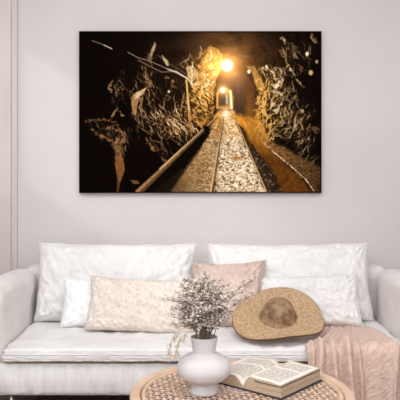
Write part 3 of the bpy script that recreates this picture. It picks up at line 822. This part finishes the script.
# ---------------------------------------------------------------- vase
VX, VY = .014, 2.247
def make_vase():
    bm = bmesh.new()
    prof = [(.0005, 0), (.043, 0), (.0465, .002), (.0465, .006), (.0435, .018), (.0415, .030), (.045, .037), (.062, .042), (.080, .055), (.0895, .070), (.0918, .084),
            (.088, .100), (.077, .115), (.060, .126), (.045, .1315), (.0385, .136), (.0388, .142), (.042, .160), (.0462, .186), (.0462, .1885), (.0442, .189), (.0425, .186),
            (.039, .160), (.0360, .142), (.036, .134), (.055, .120), (.075, .100), (.079, .084), (.068, .062), (.03, .052), (.0005, .052)]
    # soften the profile
    pts = [Vector((r, z)) for r, z in prof]; out = []
    for i in range(len(pts)-1):
        p0, p1, p2, p3 = pts[max(i-1, 0)], pts[i], pts[i+1], pts[min(i+2, len(pts)-1)]
        for k in range(3):
            q = k/3
            out.append(.5*((2*p1)+(-p0+p2)*q+(2*p0-5*p1+4*p2-p3)*q*q+(-p0+3*p1-3*p2+p3)*q*q*q))
    out.append(pts[-1])
    lathe(bm, [(max(p_.x, .0004), max(p_.y, 0)) for p_ in out], 72)
    bmesh.ops.recalc_face_normals(bm, faces=bm.faces[:])
    o = obj('vase', bm, M['ceramic']); o.location = (VX, VY, TZ+.0012)
    tag(o, 'matt white rounded ceramic vase with flared neck on the cane table', 'vase')
make_vase()

# ---------------------------------------------------------------- dried flowers in the vase
def blossom(bm, p, r, rnd):
    """a tiny open floret: an irregular puff of petals"""
    a0 = rnd.random()*6.28; n = 5
    up = Vector((rnd.gauss(0, .5), rnd.gauss(0, .5)-.3, 1)).normalized()
    ax = up.orthogonal().normalized(); ay = up.cross(ax)
    c = bm.verts.new(p-up*r*.6); top = bm.verts.new(p+up*r*.35)
    ring_ = []
    for k in range(n*2):
        a = a0+math.pi*k/n; q = r*(1.0 if k % 2 else .62)
        ring_.append(bm.verts.new(p+(ax*math.cos(a)+ay*math.sin(a))*q+up*r*(.25 if k % 2 else 0)))
    for k in range(n*2):
        bm.faces.new((ring_[k], ring_[(k+1) % (2*n)], top)); bm.faces.new((ring_[(k+1) % (2*n)], ring_[k], c))

def bez(a, b_, c, n=8):
    return [(a*(1-k/n)**2+b_*2*(k/n)*(1-k/n)+c*(k/n)**2) for k in range(n+1)]

def make_sprig(i, tip, loose, label, group):
    rnd = random.Random(500+i)
    base = Vector((rnd.uniform(-.018, .018), rnd.uniform(-.018, .018), .0))
    t = thing('dried_flower_sprig', label, 'dried flower', (VX+base.x, VY+base.y, TZ+.062), (0, 0, 0), group)
    tip = Vector(tip)-Vector((VX, VY, TZ+.062))-base
    mouth = Vector((tip.x*.12, tip.y*.12, .135)); lim = .024
    mouth.x = max(-lim, min(lim, mouth.x)); mouth.y = max(-lim, min(lim, mouth.y))
    path = [Vector((0, 0, 0)), mouth*.5] + bez(mouth, Vector((mouth.x+(tip.x-mouth.x)*.35, mouth.y+(tip.y-mouth.y)*.35, max(tip.z, mouth.z+.05)*.9+.01)), tip, 9)
    sb_ = bmesh.new(); tube(sb_, path, [.0013]*3+[.0011]*(len(path)-3), 5)
    fl = bmesh.new(); hk = bmesh.new()
    nb = 9 if not loose else 8
    for k in range(nb):
        q = .35+.65*(k+1)/nb if not loose else .5+.5*(k+1)/nb
        j = min(len(path)-1, 2+int(q*9)); st = path[j]
        d = Vector((rnd.gauss(0, 1), rnd.gauss(0, 1), rnd.uniform(.1, 1.3))).normalized()*rnd.uniform(.018, .036)*(1 if not loose else .7)
        e = st+d
        tube(sb_, [st, st+d*.55+Vector((0, 0, -.002)), e], [.0008, .0006, .0005], 4)
        for m in range(7 if not loose else 5):
            d2 = Vector((rnd.gauss(0, 1), rnd.gauss(0, 1), rnd.uniform(-.2, 1.2))).normalized()*rnd.uniform(.006, .015)
            f_ = st+d*rnd.uniform(.6, 1.05)+d2
            tube(sb_, [st+d*.7, f_], [.0005, .0004], 3, False)
            if rnd.random() < .78: blossom(fl, f_, rnd.uniform(.0033, .0054), rnd)
            else: blossom(hk, f_, rnd.uniform(.002, .0032), rnd)
    obj('stem', sb_, M['stem'], t)
    o = obj('blossoms', fl, M['bloom'], t, False); o['kind'] = 'stuff'
    o = obj('seed_husks', hk, M['husk'], t, False); o['kind'] = 'stuff'

rnd = random.Random(4)
k = 0
LBL = 'dried white blossom sprig bunched in the white vase'
N_SPRIG = 64
for i_ in range(N_SPRIG):
    q = math.sqrt((i_+.5)/N_SPRIG); a = i_*2.39996+.4
    X_ = VX-.012+.108*q*math.cos(a); Z_ = .785+.112*q*math.sin(a)
    if abs(X_-VX) < .06 and Z_ < .72: Z_ = .74+.02*math.cos(a*3)
    make_sprig(k, (X_, VY-.01+rnd.uniform(-.07, .07)*math.sqrt(max(0, 1-q*q))-.02*(1-q), Z_), False, LBL, 'dried blossom sprigs in the vase'); k += 1
for j, (x_, y_, z_, lb) in enumerate(((.19, 2.33, .868, 'airy dried sprig arching highest over the blush pillow'), (.155, 2.30, .835, 'airy dried sprig arching below the highest one over the blush pillow'),
                                      (.205, 2.35, .815, 'airy dried sprig reaching farthest sideways towards the sun hat'))):
    make_sprig(100+j, (x_, y_, z_), True, lb, None)

def make_oat(i, pts, label):
    rnd = random.Random(900+i)
    t = thing('dried_oat_stem', label, 'dried grass', (VX-.02, VY-.02+.01*i, TZ+.062))
    P_ = [Vector(p_)-t.location for p_ in pts]
    path = []
    for j in range(len(P_)-1):
        p0, p1, p2, p3 = P_[max(j-1, 0)], P_[j], P_[j+1], P_[min(j+2, len(P_)-1)]
        for m in range(5):
            q = m/5; path.append(.5*((2*p1)+(-p0+p2)*q+(2*p0-5*p1+4*p2-p3)*q*q+(-p0+3*p1-3*p2+p3)*q*q*q))
    path.append(P_[-1])
    sb_ = bmesh.new(); tube(sb_, path, .0011, 5); obj('stem', sb_, M['oat'], t)
    gb = bmesh.new()
    for m in range(26):
        p_ = path[-1-int(m*len(path)*.42/26)]; d = Vector((rnd.gauss(0, .5), rnd.gauss(0, .5), -1)).normalized()
        a = p_+Vector((rnd.gauss(0, .003), rnd.gauss(0, .003), 0))
        tube(gb, [a, a+d*.006, a+d*.014, a+d*.022], [.0004, .0015, .0012, .0002], 5)
    o = obj('seed_head', gb, M['oat'], t, True)
make_oat(0, [(VX-.02, VY-.02, TZ+.062), (VX-.02, VY-.02, .69), (-.03, 2.21, .725), (-.07, 2.19, .725), (-.095, 2.185, .69), (-.102, 2.18, .645)], 'straw coloured oat stem drooping farthest out beside the vase')
make_oat(1, [(VX-.02, VY-.01, TZ+.062), (VX-.018, VY-.015, .69), (-.022, 2.21, .715), (-.048, 2.19, .715), (-.070, 2.185, .685), (-.078, 2.18, .650)], 'straw coloured oat stem drooping between the vase and the outermost oat stem')

# ---------------------------------------------------------------- open book on the table
def make_book():
    Wp, Lp = .154, .255
    ang = R(50)
    t = thing('open_book', 'open book with cream pages and dark cover lying beside the vase', 'book', (.149, 2.274, TZ+.0012), (0, 0, ang))
    # local: +Y... spine runs along +X (towards the back), left page at +Y, right page at -Y
    def top(s):          # s: signed distance from the spine, + = left page
        a = abs(s)/Wp
        if s >= 0: return .010+.032*math.sin(min(1, a/.28)*math.pi/2)*(1-.42*max(0, a-.28))
        return .010+.040*math.sin(min(1, a/.22)*math.pi/2)**.8*(1-.10*max(0, a-.22))
    cover = boxes((-.006, Lp+.006, -Wp-.008, Wp+.006, 0, .0035)); bevelled(cover, .001, 2)
    obj('cover', cover, M['boards'], t, False)
    for side, nm in ((1, 'page_block'), (-1, 'page_block')):
        bm = bmesh.new(); n = 24; secs = []
        for x in (0, Lp):
            pr = [(Wp*side*k/n, top(Wp*side*k/n)-.0012) for k in range(n+1)]
            secs.append([bm.verts.new((x, s, z)) for s, z in pr] + [bm.verts.new((x, s, .0036)) for s, z in reversed(pr)])
        grid_faces(bm, secs, True)
        for s_ in secs:
            for k in range(n):
                bm.faces.new((s_[k], s_[k+1], s_[2*n-k], s_[2*n+1-k])) if k < n else None
        bmesh.ops.recalc_face_normals(bm, faces=bm.faces[:])
        blk = obj(nm, bm, M['paper_edge'], t, False)
        pb_ = bmesh.new(); uvl = pb_.loops.layers.uv.new('UVMap'); m = 40; rows = []
        for i in range(13):
            x = Lp*i/12; rows.append([pb_.verts.new((x, side*(Wp+.001)*k/m, top(side*Wp*k/m)+(.0006*math.sin(i*.9+k*.3)))) for k in range(m+1)])
        for i in range(12):
            for k in range(m):
                f = pb_.faces.new((rows[i][k], rows[i+1][k], rows[i+1][k+1], rows[i][k+1]))
                for lp, (a, b_) in zip(f.loops, ((i, k), (i+1, k), (i+1, k+1), (i, k+1))):
                    uu = b_/m if side < 0 else 1-b_/m
                    lp[uvl].uv = (uu, a/12)
        bmesh.ops.recalc_face_normals(pb_, faces=pb_.faces[:])
        pg_ = obj('open_page', pb_, M['page'], t)
        md = pg_.modifiers.new('thickness', 'SOLIDIFY'); md.thickness = .0007
    # dark strip standing in for the shadow under the overhanging upper pages
    rb = boxes((-.0035, Lp-.002, -Wp-.0035, -Wp*.30, .0385, .0400)); obj('page_shadow_strip', rb, M['boards'], t, False)
    rb = boxes((-.002, Lp-.002, -Wp-.002, -Wp*.35, .0205, .0217)); obj('groove_strip', rb, M['groove_grey'], t, False)  # grey strip put in for the groove between the two page layers
make_book()
